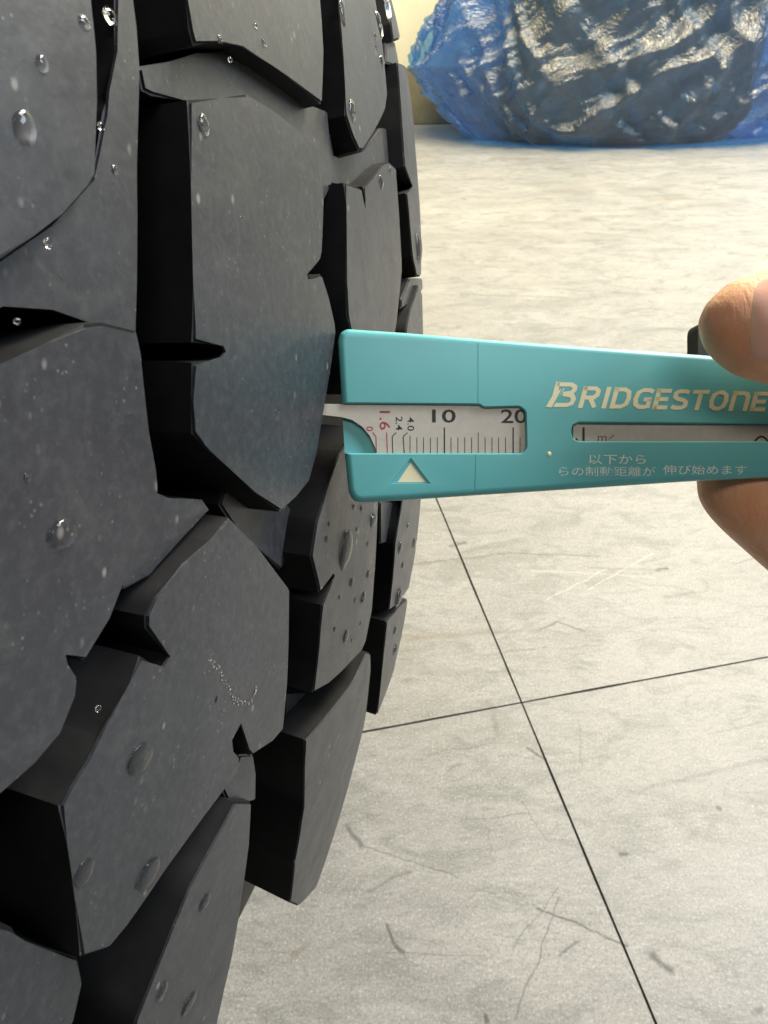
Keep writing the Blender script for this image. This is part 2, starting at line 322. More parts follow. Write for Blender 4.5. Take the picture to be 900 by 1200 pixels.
def area2(p): return sum(p[i][0]*p[(i+1) % len(p)][1]-p[(i+1) % len(p)][0]*p[i][1] for i in range(len(p)))/2
def block_bm(poly, inset, step=4.0, bev=.42, out=.9, into=None, shift=0, seed=0):
    poly = [Vector(p) for p in poly]
    if area2(poly) < 0: poly.reverse()
    bm = bmesh.new(); n = len(poly); top = []; bot = []
    for i in range(n):
        p = poly[i]; d1 = (p-poly[i-1]).normalized(); d2 = (poly[(i+1) % n]-p).normalized()
        n1 = Vector((d1.y, -d1.x)); n2 = Vector((d2.y, -d2.x)); m = n1+n2
        m = m.normalized() if m.length > .2 else n1
        q = p+m*out*min(1.3, 1/max(.4, m.dot(n1)))
        top.append(bm.verts.new((p.x, p.y, -inset))); bot.append(bm.verts.new((q.x, q.y, -DEPTH-.7)))
    ft = bm.faces.new(top)
    for i in range(n): j = (i+1) % n; bm.faces.new((top[j], top[i], bot[i], bot[j]))
    if bev:
        bmesh.ops.bevel(bm, geom=[e for e in ft.edges], offset=bev, segments=2, affect='EDGES', clamp_overlap=True)
    bmesh.ops.triangulate(bm, faces=bm.faces[:], ngon_method='BEAUTY')
    if step:
        for ax in (0, 1):
            lo = min(v.co[ax] for v in bm.verts); hi = max(v.co[ax] for v in bm.verts); k = math.ceil(lo/step)*step
            while k < hi:
                no = Vector((1, 0, 0)) if ax == 0 else Vector((0, 1, 0))
                bmesh.ops.bisect_plane(bm, geom=bm.verts[:]+bm.edges[:]+bm.faces[:], plane_co=no*k, plane_no=no, dist=1e-4)
                k += step
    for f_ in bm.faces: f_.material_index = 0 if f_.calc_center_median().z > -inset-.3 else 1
    for v in bm.verts:
        wv = noise.noise(Vector((v.co.x*.12, v.co.y*.12, seed*3.7)))*.12 if step else 0
        v.co = surf(v.co.x, v.co.y+shift, v.co.z+wv)
    return bm
BLOCKS = {
  'N1': [0, [[-80.0, 112.0], [-52.0, 112.0], [-48.16, 82.81], [-47.9, 78.96], [-47.97, 74.91], [-48.25, 69.07], [-49.13, 67.64], [-52.02, 64.87], [-54.95, 62.37], [-57.63, 60.07], [-66.0, 56.07], [-80.0, 51.07]]],
  'N2': [0, [[-43.53, 57.19], [-47.79, 57.26], [-49.67, 56.82], [-54.35, 54.42], [-57.69, 52.64], [-66.0, 48.6375], [-80.0, 46.6375], [-80.0, 21.2344], [-66.0, 19.2344], [-56.21, 19.23], [-53.13, 20.83], [-50.45, 22.34], [-49.06, 25.35], [-49.01, 26.87], [-50.47, 28.54], [-51.27, 29.48], [-50.57, 29.76], [-48.36, 28.23], [-45.82, 31.62], [-44.4, 33.89], [-43.64, 36.71], [-40.65, 40.43], [-39.96, 42.83], [-40.92, 44.47], [-41.84, 48.42], [-42.67, 52.61], [-43.18, 55.22]]],
  'N3': [2.0, [[-52.86, 5.16], [-51.31, 3.87], [-49.86, 1.23], [-42.21, -5.16], [-40.74, -8.96], [-40.97, -13.36], [-49.0, -26.0], [-80.0, -24.0], [-80.0, 3.0], [-66.0, 3.0]]],
  'A': [0, [[-34.75, 94.66], [-34.67, 89.95], [-34.43, 87.29], [-33.86, 86.13], [-29.77, 88.52], [-24.68, 90.82], [-17.61, 91.65], [-10.05, 92.76], [-2.77, 93.52], [-0.79, 101.44], [-0.09, 108.67], [1.09, 116.28], [-10.0, 128.0], [-20.0, 134.0], [-40.0, 122.0]]],
  'B': [0, [[-35.35, 80.35], [-29.57, 82.93], [-24.04, 85.71], [-18.33, 86.22], [-12.64, 86.81], [-7.57, 86.44], [-3.63, 86.12], [-4.33, 79.74], [-5.04, 73.18], [-5.67, 72.02], [-7.98, 70.39], [-10.67, 69.47], [-9.9, 68.25], [-5.13, 70.47], [-2.75, 67.66], [-0.48, 64.79], [-0.11, 63.43], [-1.58, 59.69], [-3.12, 54.85], [-4.29, 51.28], [-5.79, 46.6], [-7.48, 42.58], [-11.49, 40.83], [-15.37, 39.1], [-22.2, 41.88], [-28.01, 44.67], [-32.23, 46.78], [-34.98, 48.38], [-35.29, 51.58], [-35.28, 55.35], [-30.04, 56.2], [-29.08, 57.12], [-29.93, 57.98], [-35.33, 57.34], [-35.51, 63.15], [-35.57, 72.04]]],
  'C': [0, [[-27.46, 39.28], [-21.33, 35.44], [-10.94, 28.52], [-10.31, 23.73], [-8.34, 14.8], [-6.72, 7.36], [-9.99, 6.94], [-15.73, 6.96], [-16.8, 8.32], [-20.11, 13.51], [-22.4, 11.57], [-21.47, 9.45], [-19.14, 8.31], [-18.95, 6.16], [-21.72, 5.29], [-25.88, 3.52], [-33.14, 0.33], [-37.8, -3.51], [-40.35, -4.53], [-44.41, -2.76], [-46.86, 5.22], [-48.56, 11.21], [-49.77, 15.44], [-48.49, 16.73], [-47.03, 18.73], [-45.25, 20.37], [-42.42, 24.64], [-41.03, 26.88], [-37.41, 24.47], [-36.08, 25.75], [-40.61, 29.58], [-40.75, 30.79], [-39.7, 32.61], [-35.58, 35.09], [-31.35, 37.2]]],
  'D': [0, [[-18.47, 1.76], [-13.27, -0.65], [-11.62, -7.82], [-10.33, -16.51], [-8.04, -27.85], [-7.15, -34.42], [-5.35, -42.06], [-7.0, -46.0], [-16.0, -56.0], [-36.0, -50.0], [-33.0, -38.0], [-32.45, -19.04], [-28.79, -10.37], [-26.51, -5.58], [-22.48, -2.1]]],
  'A3': [0, [[10.71, 118.48], [8.66, 109.81], [7.47, 99.36], [7.08, 96.12], [9.7, 94.07], [12.32, 93.04], [14.68, 93.92], [23.24, 100.79], [32.11, 107.87], [35.84, 111.83], [37.0, 120.4], [37.0, 125.1], [37.0, 129.7], [37.0, 134.4], [34.0, 150.0], [14.0, 152.0], [4.0, 140.0]]],
  'B3': [0, [[4.82, 85.66], [4.78, 82.5], [4.37, 71.45], [4.71, 66.61], [6.65, 64.18], [8.78, 60.9], [11.51, 57.93], [17.18, 56.09], [24.06, 59.79], [29.01, 64.47], [32.08, 69.75], [34.26, 74.74], [37.69, 80.45], [37.36, 83.2], [36.49, 92.31], [37.3, 99.26], [31.65, 98.41], [26.67, 95.86], [13.97, 88.17], [14.3, 86.19], [14.64, 83.93], [13.07, 85.28], [12.74, 87.38]]],
  'C3': [0, [[-0.8, 42.34], [-3.81, 36.82], [-4.57, 32.06], [-0.22, 26.04], [4.48, 28.64], [5.84, 27.76], [1.38, 23.93], [1.83, 20.43], [2.85, 15.51], [2.63, 9.87], [9.22, 9.5], [17.44, 9.73], [26.66, 10.14], [28.64, 11.58], [29.59, 17.26], [26.74, 28.16], [24.87, 36.06], [24.44, 45.1], [19.08, 50.16], [10.72, 50.6], [2.88, 46.61]]],
  'D3': [0, [[2.79, 2.2], [4.98, -3.41], [9.89, -12.43], [9.73, -15.47], [12.1, -24.01], [17.01, -35.3], [26.24, -42.33], [42.0, -48.7], [42.0, -37.2], [42.0, -27.0], [42.0, -17.7], [42.0, -8.3], [36.77, 3.47], [33.88, 7.81], [30.82, 8.83], [24.92, 4.77], [12.27, 2.9]]],
  'A4': [0, [[65.68, 151.25], [55.37, 135.91], [54.4, 131.8], [73.97, 143.33], [75.0, 148.1], [75.0, 155.1], [78.0, 175.0], [60.0, 178.0]]],
  'B4': [0, [[54.23, 127.29], [52.65, 121.76], [48.38, 111.25], [46.69, 103.05], [55.79, 102.04], [46.13, 97.7], [47.73, 92.2], [48.8, 86.09], [53.13, 83.0], [59.09, 84.38], [62.05, 93.19], [63.79, 105.79], [67.98, 117.85], [73.89, 131.4], [73.77, 136.96]]],
  'C4': [0, [[55.04, 81.67], [45.29, 74.9], [40.9, 70.37], [39.42, 66.12], [43.09, 61.62], [59.55, 61.0], [59.88, 70.64], [60.17, 80.78]]],
  'D4': [0, [[45.46, 44.8], [44.71, 36.17], [42.1, 28.26], [44.33, 20.34], [45.65, 13.55], [54.62, 13.44], [67.7, 13.89], [70.04, 19.73], [70.53, 26.96], [68.95, 34.3], [65.18, 43.47], [52.61, 46.12]]],
  'E4': [0, [[44.66, 11.58], [47.27, 4.96], [51.8, -4.19], [56.86, -13.81], [61.98, -11.53], [70.62, -7.6], [71.16, 1.29], [69.39, 11.01], [56.02, 11.77]]],
  'tieN': [1.6, [[-42.7, 88.94], [-43.28, 81.43], [-44.3, 77.38], [-45.23, 75.43], [-46.52, 69.11], [-51.38, 64.25], [-56.15, 60.06], [-64.0, 56.07], [-64.0, 51.07], [-56.19, 57.44], [-51.48, 57.7], [-47.52, 57.61], [-46.14, 56.53], [-41.52, 57.2], [-41.65, 61.19], [-41.37, 71.89], [-40.74, 78.89], [-40.2, 81.38], [-40.82, 84.83], [-40.74, 90.06]]],
  'tieAB': [2.6, [[-39.1, 82.22], [-34.22, 84.94], [-29.35, 88.07], [-24.19, 90.72], [-16.88, 91.86], [-4.77, 93.65], [6.28, 96.95], [5.97, 91.88], [7.31, 87.14], [1.89, 81.96], [-11.29, 83.27], [-20.82, 83.75], [-31.48, 81.31], [-32.12, 82.4], [-37.2, 80.41], [-38.66, 80.25]]],
  'tieABc3': [3.2, [[8.2, 95.37], [8.83, 91.18], [12.01, 91.95], [25.57, 98.39], [41.26, 109.02], [47.79, 111.81], [46.7, 102.88], [26.2, 90.31], [13.85, 88.91], [8.23, 87.54], [5.92, 86.27], [5.19, 90.47]]],
  'tieNC': [1.8, [[-38.18, 42.5], [-35.74, 41.7], [-33.46, 41.23], [-29.8, 41.21], [-28.38, 40.0], [-33.27, 37.61], [-37.46, 35.25], [-37.99, 34.02], [-41.35, 33.26], [-42.51, 33.29], [-41.64, 36.62]]],
  'tieBC': [4.5, [[-22.33, 39.91], [-21.76, 41.53], [-16.24, 42.37], [-11.82, 42.89], [-1.83, 37.59], [-0.83, 32.42], [-4.48, 29.36], [-12.86, 33.84], [-18.01, 36.39]]],
  'tieCD': [1.5, [[-15.86, 6.66], [-12.02, 5.26], [-10.19, 1.87], [-8.71, -3.07], [-16.63, -0.11], [-19.29, 3.25], [-16.75, 4.52]]],
  'tieC3D3': [6.0, [[6.46, 6.65], [23.17, 1.4], [38.0, 0.4], [42.0, 5.4], [42.0, 0.1], [42.0, -8.5], [23.84, -8.39], [9.32, -0.66]]],
  'tieC4': [1.5, [[53.15, 131.28], [75.0, 144.0], [75.0, 138.5], [69.15, 134.79], [48.0, 124.36]]],
  'tieC4b': [1.2, [[51.57, 82.43], [69.28, 86.51], [69.21, 83.77], [57.37, 79.41], [41.82, 74.35], [41.96, 76.34]]],
  'tieD4': [2.0, [[34.3, 37.02], [56.03, 35.45], [53.29, 26.48], [37.79, 28.49]]]}
for i, (k, (ins, poly)) in enumerate(BLOCKS.items()):
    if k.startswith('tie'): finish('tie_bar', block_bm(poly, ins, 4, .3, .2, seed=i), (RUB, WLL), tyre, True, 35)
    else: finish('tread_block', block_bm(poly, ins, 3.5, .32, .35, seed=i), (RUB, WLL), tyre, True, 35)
# the rest of the circumference, out of the picture: the same pattern, one pitch after another
NP = round(2*pi*R/41.5); PITCH = 2*pi*R/NP
bm = bmesh.new()
def add_rows(poly, lo, hi):
    ys = [p[1] for p in poly]
    for k in range(NP):
        c = (min(ys)+max(ys))/2+k*PITCH; c = (c+pi*R) % (2*pi*R)-pi*R; sh = c-(min(ys)+max(ys))/2
        if c+(max(ys)-min(ys))/2 > lo and c-(max(ys)-min(ys))/2 < hi: continue
        b2 = block_bm(poly, 0, 0, 0, .8, shift=sh); me = bpy.data.meshes.new('tmp'); b2.to_mesh(me); b2.free(); bm.from_mesh(me); bpy.data.meshes.remove(me)
simple1 = [(-80, 22), (-80, 56), (-58, 57), (-47, 62), (-43, 52), (-41, 46), (-48, 30), (-58, 21)]
simple4 = [(45, 26), (44, 44), (52, 60), (76, 58), (78, 32), (60, 26)]
add_rows(simple1, -27, 113)
add_rows(BLOCKS['B'][1], -62, 135); add_rows(BLOCKS['B3'][1], -150, 153); add_rows(simple4, -150, 179)
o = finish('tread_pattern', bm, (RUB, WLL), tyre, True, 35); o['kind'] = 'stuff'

# dried mud squiggle on one block
MUD = [[-29.23, 23.55], [-28.38, 22.54], [-27.22, 21.83], [-25.85, 20.23], [-24.67, 18.95], [-23.83, 17.65], [-22.27, 16.63], [-20.68, 15.8], [-19.14, 15.42], [-17.88, 15.47], [-17.63, 16.18], [-17.34, 16.77]]
bm = bmesh.new(); random.seed(3)
for i in range(len(MUD)-1):
    for k in range(9):
        t_ = k/9+random.uniform(-.08, .08); a = MUD[i][0]+(MUD[i+1][0]-MUD[i][0])*t_+random.gauss(0, .22); s_ = MUD[i][1]+(MUD[i+1][1]-MUD[i][1])*t_+random.gauss(0, .22)
        r = bmesh.ops.create_icosphere(bm, subdivisions=1, radius=random.uniform(.03, .13))
        for v in r['verts']: v.co = surf(a+v.co.x*1.3, s_+v.co.y, v.co.z*.35+.03)
finish('dried_mud', bm, MUDM, tyre)

# water beads
DROPS = [[-55.29, 70.27, 1.05, 1.23, 28, 147], [-53.49, 75.41, 0.61, 0.7, 48, 75], [-48.97, 80.62, 0.68, 0.62, 98, 27], [-43.95, 83.98, 0.81, 0.74, 147, 15], [-33.22, 78.78, 0.95, 1.1, 238, 147], [-51.77, 40.02, 1.47, 1.34, 72, 622], [-39.8, 16.31, 1.8, 1.64, 164, 886], [-35.7, 1.54, 1.92, 1.74, 174, 1022], [-45.95, 7.32, 1.44, 1.34, 98, 1020], [8.81, 31.93, 2.2, 3.22, 405, 640], [22.48, 35.06, 1.43, 1.3, 437, 608], [0.79, 36.17, 0.43, 0.39, 386, 614], [0.31, 33.95, 0.58, 0.53, 383, 632], [11.2, 38.09, 0.63, 0.57, 415, 593], [15.31, 37.52, 0.66, 0.6, 424, 595], [13.88, 25.34, 0.89, 0.81, 412, 682], [21.63, 21.26, 1.13, 1.1, 425, 700], [17.08, 21.7, 0.57, 0.52, 416, 703], [14.52, 16.06, 1.18, 1.07, 405, 745], [8.17, 18.71, 0.54, 0.49, 392, 737], [20.8, 30.91, 0.55, 0.5, 431, 637], [22.99, 25.31, 0.92, 0.89, 431, 672], [18.45, 14.34, 0.42, 0.38, 412, 750], [13.59, 34.16, 0.41, 0.38, 418, 620], [19.8, 38.65, 0.51, 0.46, 434, 585], [8.67, 23.74, 0.41, 0.37, 398, 700], [22.31, 16.49, 0.53, 0.49, 422, 730], [46.91, 27.1, 1.43, 1.36, 468, 640], [53.14, 15.3, 2.2, 2.03, 466, 698], [64.89, 25.44, 1.29, 1.17, 484, 636], [56.48, 6.72, 1.15, 1.05, 462, 738], [53.06, 30.93, 0.77, 0.7, 477, 615], [52.85, 22.18, 0.86, 0.78, 471, 662], [62.42, 0.59, 1.44, 1.3, 462, 760], [10.07, 112.82, 1.34, 1.99, 401, 12], [35.89, 125.77, 1.54, 1.4, 442, 22], [37.03, 124.53, 1.53, 1.39, 445, 34], [30.73, 119.89, 0.77, 0.7, 439, 42], [33.92, 116.88, 1.23, 1.17, 447, 73], [30.14, 117.65, 0.62, 0.56, 440, 55], [9.85, 98.15, 1.43, 1.59, 412, 128], [24.1, 92.39, 1.12, 1.27, 446, 212], [31.77, 96.81, 0.78, 0.71, 457, 200], [56.11, 90.09, 2.2, 3.3, 489, 288], [51.22, 136.98, 2.2, 2.41, 452, 8], [-53.47, 62.31, 0.41, 0.45, 55, 285], [-56.32, 55.96, 0.27, 0.25, 19, 377], [-44.27, 70.95, 0.45, 0.51, 152, 197], [-47.59, 73.17, 0.38, 0.35, 118, 148], [-50.55, 60.51, 0.22, 0.2, 90, 323], [-29.26, 88.94, 0.5, 0.46, 258, 46], [-27.45, 87.74, 0.31, 0.28, 270, 70], [-21.78, -10.38, 1.22, 1.11, 240, 1057], [-28.0, -18.42, 1.07, 1.29, 190, 1160], [-19.62, -26.73, 1.55, 1.41, 221, 1175], [-55.38, 44.41, 0.31, 0.33, 30, 560], [-21.23, 94.36, 0.34, 0.31, 300, 30], [-19.41, 93.39, 0.46, 0.42, 310, 50], [-26.84, 18.16, 0.39, 0.45, 254, 820], [-26.48, 71.78, 0.3, 0.27, 283, 255], [-46.35, 23.34, 0.34, 0.34, 115, 830]]
def drop(a, s, ra, rs, seed, h0=0, flat_=.36):
    bm = bmesh.new(); bmesh.ops.create_icosphere(bm, subdivisions=4 if ra > .8 else 3, radius=1)
    hh = min(ra, rs)*flat_
    for v in bm.verts:
        x, y, z = v.co; z2 = z if z > 0 else z*max(.3, .28/hh)
        w_ = 1+.16*noise.noise(Vector((x*1.2+seed*5.1, y*1.2, z)))
        q_ = max(0., 1-x*x-y*y) if z > 0 else 0
        if z > 0: z2 = q_**.62
        v.co = surf(a+x*ra*w_, s+y*rs*w_-(.18*rs*(1-z) if rs > 1.2 else 0), h0+.02+z2*hh)
    c = surf(a, s, 0); o = finish('water_droplet', bm, WAT, None, True, 0)
    o.data.transform(Matrix.Translation(-c)); o.matrix_world = MT @ Matrix.Translation(c); return o
BIG = {(28, 147): 'large elongated water droplet on the upper left tread block, with bright glint', (48, 75): 'water droplet above the large one on the upper left tread block',
 (98, 27): 'water droplet near the right edge of the upper left tread block', (147, 15): 'water droplet on the ledge between the two top left blocks',
 (238, 147): 'water droplet on the top left corner of the central tread block', (72, 622): 'round dark water droplet with a white glint on the large left block',
 (164, 886): 'largest faint droplet low on the block with the mud squiggle', (174, 1022): 'lower right droplet beside the black slanting groove at bottom left', (98, 1020): 'dim droplet at the lower left corner of the muddy block',
 (405, 640): 'biggest shiny water droplet just below the gauge', (437, 608): 'oval droplet tucked under the lower edge of the gauge', (466, 698): 'round droplet on the far shoulder block below the gauge',
 (489, 288): 'tall droplet hanging on the far tyre edge above the gauge', (401, 12): 'bright water streak on the left edge of the top middle block', (412, 128): 'bluish wet streak on the tapering top middle block',
 (446, 212): 'dark wet streak at the top of the block above the gauge', (240, 1057): 'droplet at the middle of the lowest tread block', (190, 1160): 'flat dark drip low on the lowest tread block', (221, 1175): 'drip with a pale glint at the foot of the lowest block'}
# the small beads, told apart by the patch of tread they sit on
def patch(px, py):
    if px > 450: return ('on the far shoulder block above the gauge', 'on the far shoulder block below the gauge')[py > 500]
    if px > 360 and py > 400:
        return ('close under the gauge on the wet block', 'beside the biggest droplet below the gauge', 'at mid-height on the wet block below the gauge', 'near the foot of the wet block below the gauge')[0 if py < 612 else 1 if py < 665 else 2 if py < 715 else 3]
    if px > 360: return ('at the top of the narrow block above the gauge', 'on the upper edge of the block above the gauge')[py > 150]
    if px > 200: return ('on the slanting block at the top centre', 'on the central block beside the gauge', 'on the block with the mud squiggle')[0 if py < 100 else 1 if py < 500 else 2]
    return ('on the ledge of the upper left tread', 'on the large block at the left edge', 'by the slanting lower left groove')[0 if py < 400 else 1 if py < 800 else 2]
by = {}
for q in DROPS:
    if (q[4], q[5]) not in BIG: by.setdefault(patch(q[4], q[5]), []).append(q)
SMALL = {}
ORD = ['topmost', 'second from the top', 'third from the top', 'fourth from the top', 'fifth from the top', 'sixth from the top']
for k, qs in by.items():
    qs.sort(key=lambda q: q[5])
    for n_, q in enumerate(qs):
        w_ = '' if len(qs) == 1 else 'lowest ' if n_ == len(qs)-1 else 'middle ' if len(qs) == 3 and n_ == 1 else ''
        SMALL[(q[4], q[5])] = (w_+'tiny water bead '+k) if w_ or len(qs) == 1 else 'tiny bead '+k+', '+ORD[n_]
for i, (a, s_, ra, rs, px, py) in enumerate(DROPS):
    h0 = 0
    if (px, py) == (147, 15) or (px, py) == (152, 197) or (px, py) == (90, 323): h0 = -1.6
    o = drop(a, s_, ra, rs, i, h0, (.30 if py > 700 else .45) if px < 300 else .42)
    lab = BIG.get((px, py)) or SMALL[(px, py)]
    tag(o, lab, 'water droplet', 'water droplets on the tyre')

# ------------------------------------------------------------ tread depth gauge
GA = {
  'ticks': [[[9.707, -2.696], [9.707, -5.217], 0.093], [[10.682, -2.943], [10.682, -5.213], 0.093], [[11.623, -2.938], [11.623, -5.209], 0.093], [[12.601, -2.933], [12.601, -5.205], 0.093], [[13.579, -2.928], [13.579, -5.201], 0.093], [[14.595, -1.515], [14.595, -5.197], 0.185], [[15.539, -2.918], [15.539, -5.193], 0.093], [[16.52, -2.913], [16.52, -5.189], 0.093], [[17.503, -2.908], [17.503, -5.185], 0.093], [[18.486, -2.903], [18.486, -5.181], 0.093], [[19.433, -2.175], [19.433, -5.177], 0.093], [[20.418, -2.893], [20.418, -5.173], 0.093], [[21.404, -2.888], [21.404, -5.169], 0.093], [[22.355, -2.883], [22.355, -5.165], 0.093], [[23.343, -2.878], [23.343, -5.161], 0.093], [[24.441, -1.458], [24.441, -5.157], 0.185], [[25.431, -2.867], [25.431, -5.153], 0.093]],
  'lead_black': [[[7.758, -2.275], [7.181, -2.817], [7.253, -5.227]], [[9.346, -2.266], [8.732, -2.809], [8.876, -5.22]]],
  'lead_red': [[[4.375, -2.257], [4.878, -2.829], [4.95, -5.236]], [[6.389, -2.246], [6.497, -5.23]]],
  'texts': [["10", [14.522, 0.108], 1.87, 0, "k", 3.378], ["20", [24.551, 0.139], 1.99, 0, "k", 3.739], ["1.6", [6.137, -0.558], 1.508, -90, "r", 2.654], ["0", [3.979, -1.757], 0.965, -90, "r", 0.663], ["2.4", [8.155, -0.977], 0.965, -90, "k", 1.93], ["4.0", [9.815, -1.039], 0.965, -90, "k", 1.93], ["m", [37.409, -2.976], 0.844, 0, "r", 1.327]],
  'slot_tick': [[34.691, -1.349], [34.691, -3.293]],
  'slot_tick2': [[33.582, -2.934], [33.828, -3.298]],
  'slot_red': [[38.399, -3.032], [39.142, -2.419]],
  'slot_arc': [60.926, -3.287],
  'logo': [[29.032, 1.404], [29.769, 5.166], [62.065, 1.273], [62.065, 4.72]],
  'jp1': [[35.185, -6.693], [43.487, -5.324]],
  'jp2a': [[30.874, -8.405], [44.857, -7.028]],
  'jp2b': [[45.979, -8.124], [58.273, -6.74]],
  'speck': [29.462, -5.258],
  'vline': [[19.263, 10.98], [19.263, 1.816], [18.959, -5.3], [18.777, -11.087]],
  'pline': [[0.239, -5.255], [4.782, -5.237]],
  'outer': {"outline": [[-0.477, 10.506], [-0.239, 11.704], [0.716, 12.313], [9.586, 11.825], [19.263, 11.101], [36.42, 10.09], [51.355, 9.219], [61.432, 8.529], [72.246, 7.777], [74.166, 6.682], [73.91, -6.69], [72.63, -8.055], [61.432, -8.514], [51.355, -8.967], [29.032, -10.469], [19.263, -11.087], [9.586, -11.758], [2.866, -12.123], [1.671, -11.825], [1.074, -10.63], [0.477, -5.135], [0.119, 0.837]], "window": [[-2.383, 1.714], [19.506, 1.697], [20.114, 1.279], [25.236, 1.437], [26.092, 0.778], [26.214, -4.303], [25.602, -5.152], [4.422, -5.238], [-2.383, -5.266]], "slider": [[-2.739, 1.712], [19.263, 1.671], [29.032, 1.767], [29.032, -5.138], [4.962, -5.236], [4.782, -4.279], [4.063, -2.726], [2.986, -1.416], [1.552, -0.468], [-0.0, -0.06], [-2.739, 0.101]], "slot": [[32.596, -2.09], [32.966, -1.117], [33.828, -0.747], [65.236, -0.8], [65.236, -3.266], [33.828, -3.419], [32.966, -3.059]], "tri_recess": [[9.767, -5.937], [6.941, -9.483], [12.48, -9.472]], "tri": [[9.767, -6.537], [7.902, -9.301], [11.937, -9.293]]},
  'depth_check': 0,
  'O': [-5.7953, 90.5795, -57.8204],
  'U': [0.9985, 0.0318, -0.0436],
  'V': [0.0131, 0.6402, 0.7681],
  'N': [0.0523, -0.7676, 0.6388]}
gU, gV, gN = (Vector(GA[k]) for k in 'UVN'); gO = Vector(GA['O'])+Vector((0, 0, H))
MG = Matrix.Translation(gO*S) @ Matrix(((gU[0], gV[0], gN[0]), (gU[1], gV[1], gN[1]), (gU[2], gV[2], gN[2]))).to_4x4()
gauge = empty('tread_depth_gauge', MG, 'flat teal plastic tread depth gauge with its tip pushed into the tyre groove', 'tread gauge')
OUTL = GA['outer']
def rounded(poly, r, seg=5):
    out = []; n = len(poly)
    for i in range(n):
        p0, p, p1 = (Vector(poly[k % n]) for k in (i-1, i, i+1)); a = p0-p; b = p1-p
        ang = a.angle(b)
        if ang > radians(160): out.append(p); continue
        d = min(r/math.tan(ang/2), a.length*.45, b.length*.45); q0 = p+a.normalized()*d; q1 = p+b.normalized()*d
        for k in range(seg+1): t_ = k/seg; out.append(q0*(1-t_)**2+p*2*t_*(1-t_)+q1*t_*t_)
    return out
def prism(poly, z0, z1, bev0=0, bev1=0, seg=4):
    poly = [Vector(p) for p in poly]
    if area2(poly) < 0: poly.reverse()
    bm = bmesh.new(); lo = [bm.verts.new((p.x*S, p.y*S, z0*S)) for p in poly]; hi = [bm.verts.new((p.x*S, p.y*S, z1*S)) for p in poly]
    fl = bm.faces.new(lo[::-1]); fh = bm.faces.new(hi); n = len(poly)
    for i in range(n): j = (i+1) % n; bm.faces.new((lo[i], lo[j], hi[j], hi[i]))
    if bev1: bmesh.ops.bevel(bm, geom=list(fh.edges), offset=bev1*S, segments=seg, affect='EDGES', clamp_overlap=True)
    if bev0: bmesh.ops.bevel(bm, geom=list(fl.edges), offset=bev0*S, segments=seg, affect='EDGES', clamp_overlap=True)
    bmesh.ops.recalc_face_normals(bm, faces=bm.faces); return bm
def flared(poly, z0, zm, z1, g):           # a cutter whose mouth opens a little, so the cut edge comes out chamfered
    poly = [Vector(p) for p in poly]
    if area2(poly) < 0: poly.reverse()
    n = len(poly); wide = []
    for i in range(n):
        d1 = (poly[i]-poly[i-1]).normalized(); d2 = (poly[(i+1) % n]-poly[i]).normalized(); m = (Vector((d1.y, -d1.x))+Vector((d2.y, -d2.x))).normalized()
        wide.append(poly[i]+m*g)
    bm = bmesh.new(); rr = [[bm.verts.new((p.x*S, p.y*S, z*S)) for p in pl] for pl, z in ((poly, z0), (poly, zm), (wide, z1))]
    bm.faces.new(rr[0][::-1]); bm.faces.new(rr[2])
    for k in (0, 1):
        for i in range(n): j = (i+1) % n; bm.faces.new((rr[k][i], rr[k][j], rr[k+1][j], rr[k+1][i]))
    bmesh.ops.recalc_face_normals(bm, faces=bm.faces); return bm
def tmpobj(bm):
    me = bpy.data.meshes.new('tmp'); bm.to_mesh(me); bm.free(); o = bpy.data.objects.new('tmp', me); col.objects.link(o); return o
outline = rounded(OUTL['outline'], 1.5, 8)
def slab(poly, z0, z1, b, n=6):             # prism with rounded rims, front and back
    poly = [Vector(p) for p in poly]
    if area2(poly) < 0: poly.reverse()
    m = len(poly); nor = []
    for i in range(m):
        d1 = (poly[i]-poly[i-1]).normalized(); d2 = (poly[(i+1) % m]-poly[i]).normalized(); nor.append((Vector((d1.y, -d1.x))+Vector((d2.y, -d2.x))).normalized())
    lev = [(b*(1-sin(k/n*pi/2)), z0+b*(1-cos(k/n*pi/2))) for k in range(n+1)]+[(b*(1-cos(k/n*pi/2)), z1-b*(1-sin(k/n*pi/2))) for k in range(n+1)]
    bm = bmesh.new(); rr = [[bm.verts.new(((p.x-q.x*o_)*S, (p.y-q.y*o_)*S, z*S)) for p, q in zip(poly, nor)] for o_, z in lev]
    bm.faces.new(rr[0][::-1]); bm.faces.new(rr[-1])
    for a_, b_ in zip(rr, rr[1:]):
        for i in range(m): j = (i+1) % m; bm.faces.new((a_[i], a_[j], b_[j], b_[i]))
    bmesh.ops.recalc_face_normals(bm, faces=bm.faces); return bm
bodyo = tmpobj(slab(outline, -5.2, 0, .95))
vl = [Vector(p) for p in GA['vline']]; pl = [Vector(p) for p in GA['pline']]
def bar(p, q, w_):
    d = (q-p).normalized(); n = Vector((-d.y, d.x))*w_/2; return [p+n, p-n, q-n, q+n]
cut = [flared(rounded(OUTL['window'], .8), -1.5, -.28, .12, .25), flared(rounded(OUTL['slot'], .5, 3), -1.3, -.28, .12, .22),
       flared(OUTL['tri_recess'], -.25, -.12, .1, .12), prism(bar(vl[0], vl[1], .10), -.09, .2), prism(bar(vl[2], vl[3], .10), -.09, .2)]
cuts = [tmpobj(c) for c in cut]
for c in cuts:
    m = bodyo.modifiers.new('cut', 'BOOLEAN'); m.operation = 'DIFFERENCE'; m.object = c; m.solver = 'EXACT'
for c in cuts+[bodyo]: c.data.transform(Matrix.Scale(1000, 4))
dg = bpy.context.evaluated_depsgraph_get(); dg.update()
me = bpy.data.meshes.new_from_object(bodyo.evaluated_get(dg)); me.name = 'body'; me.transform(Matrix.Scale(.001, 4))
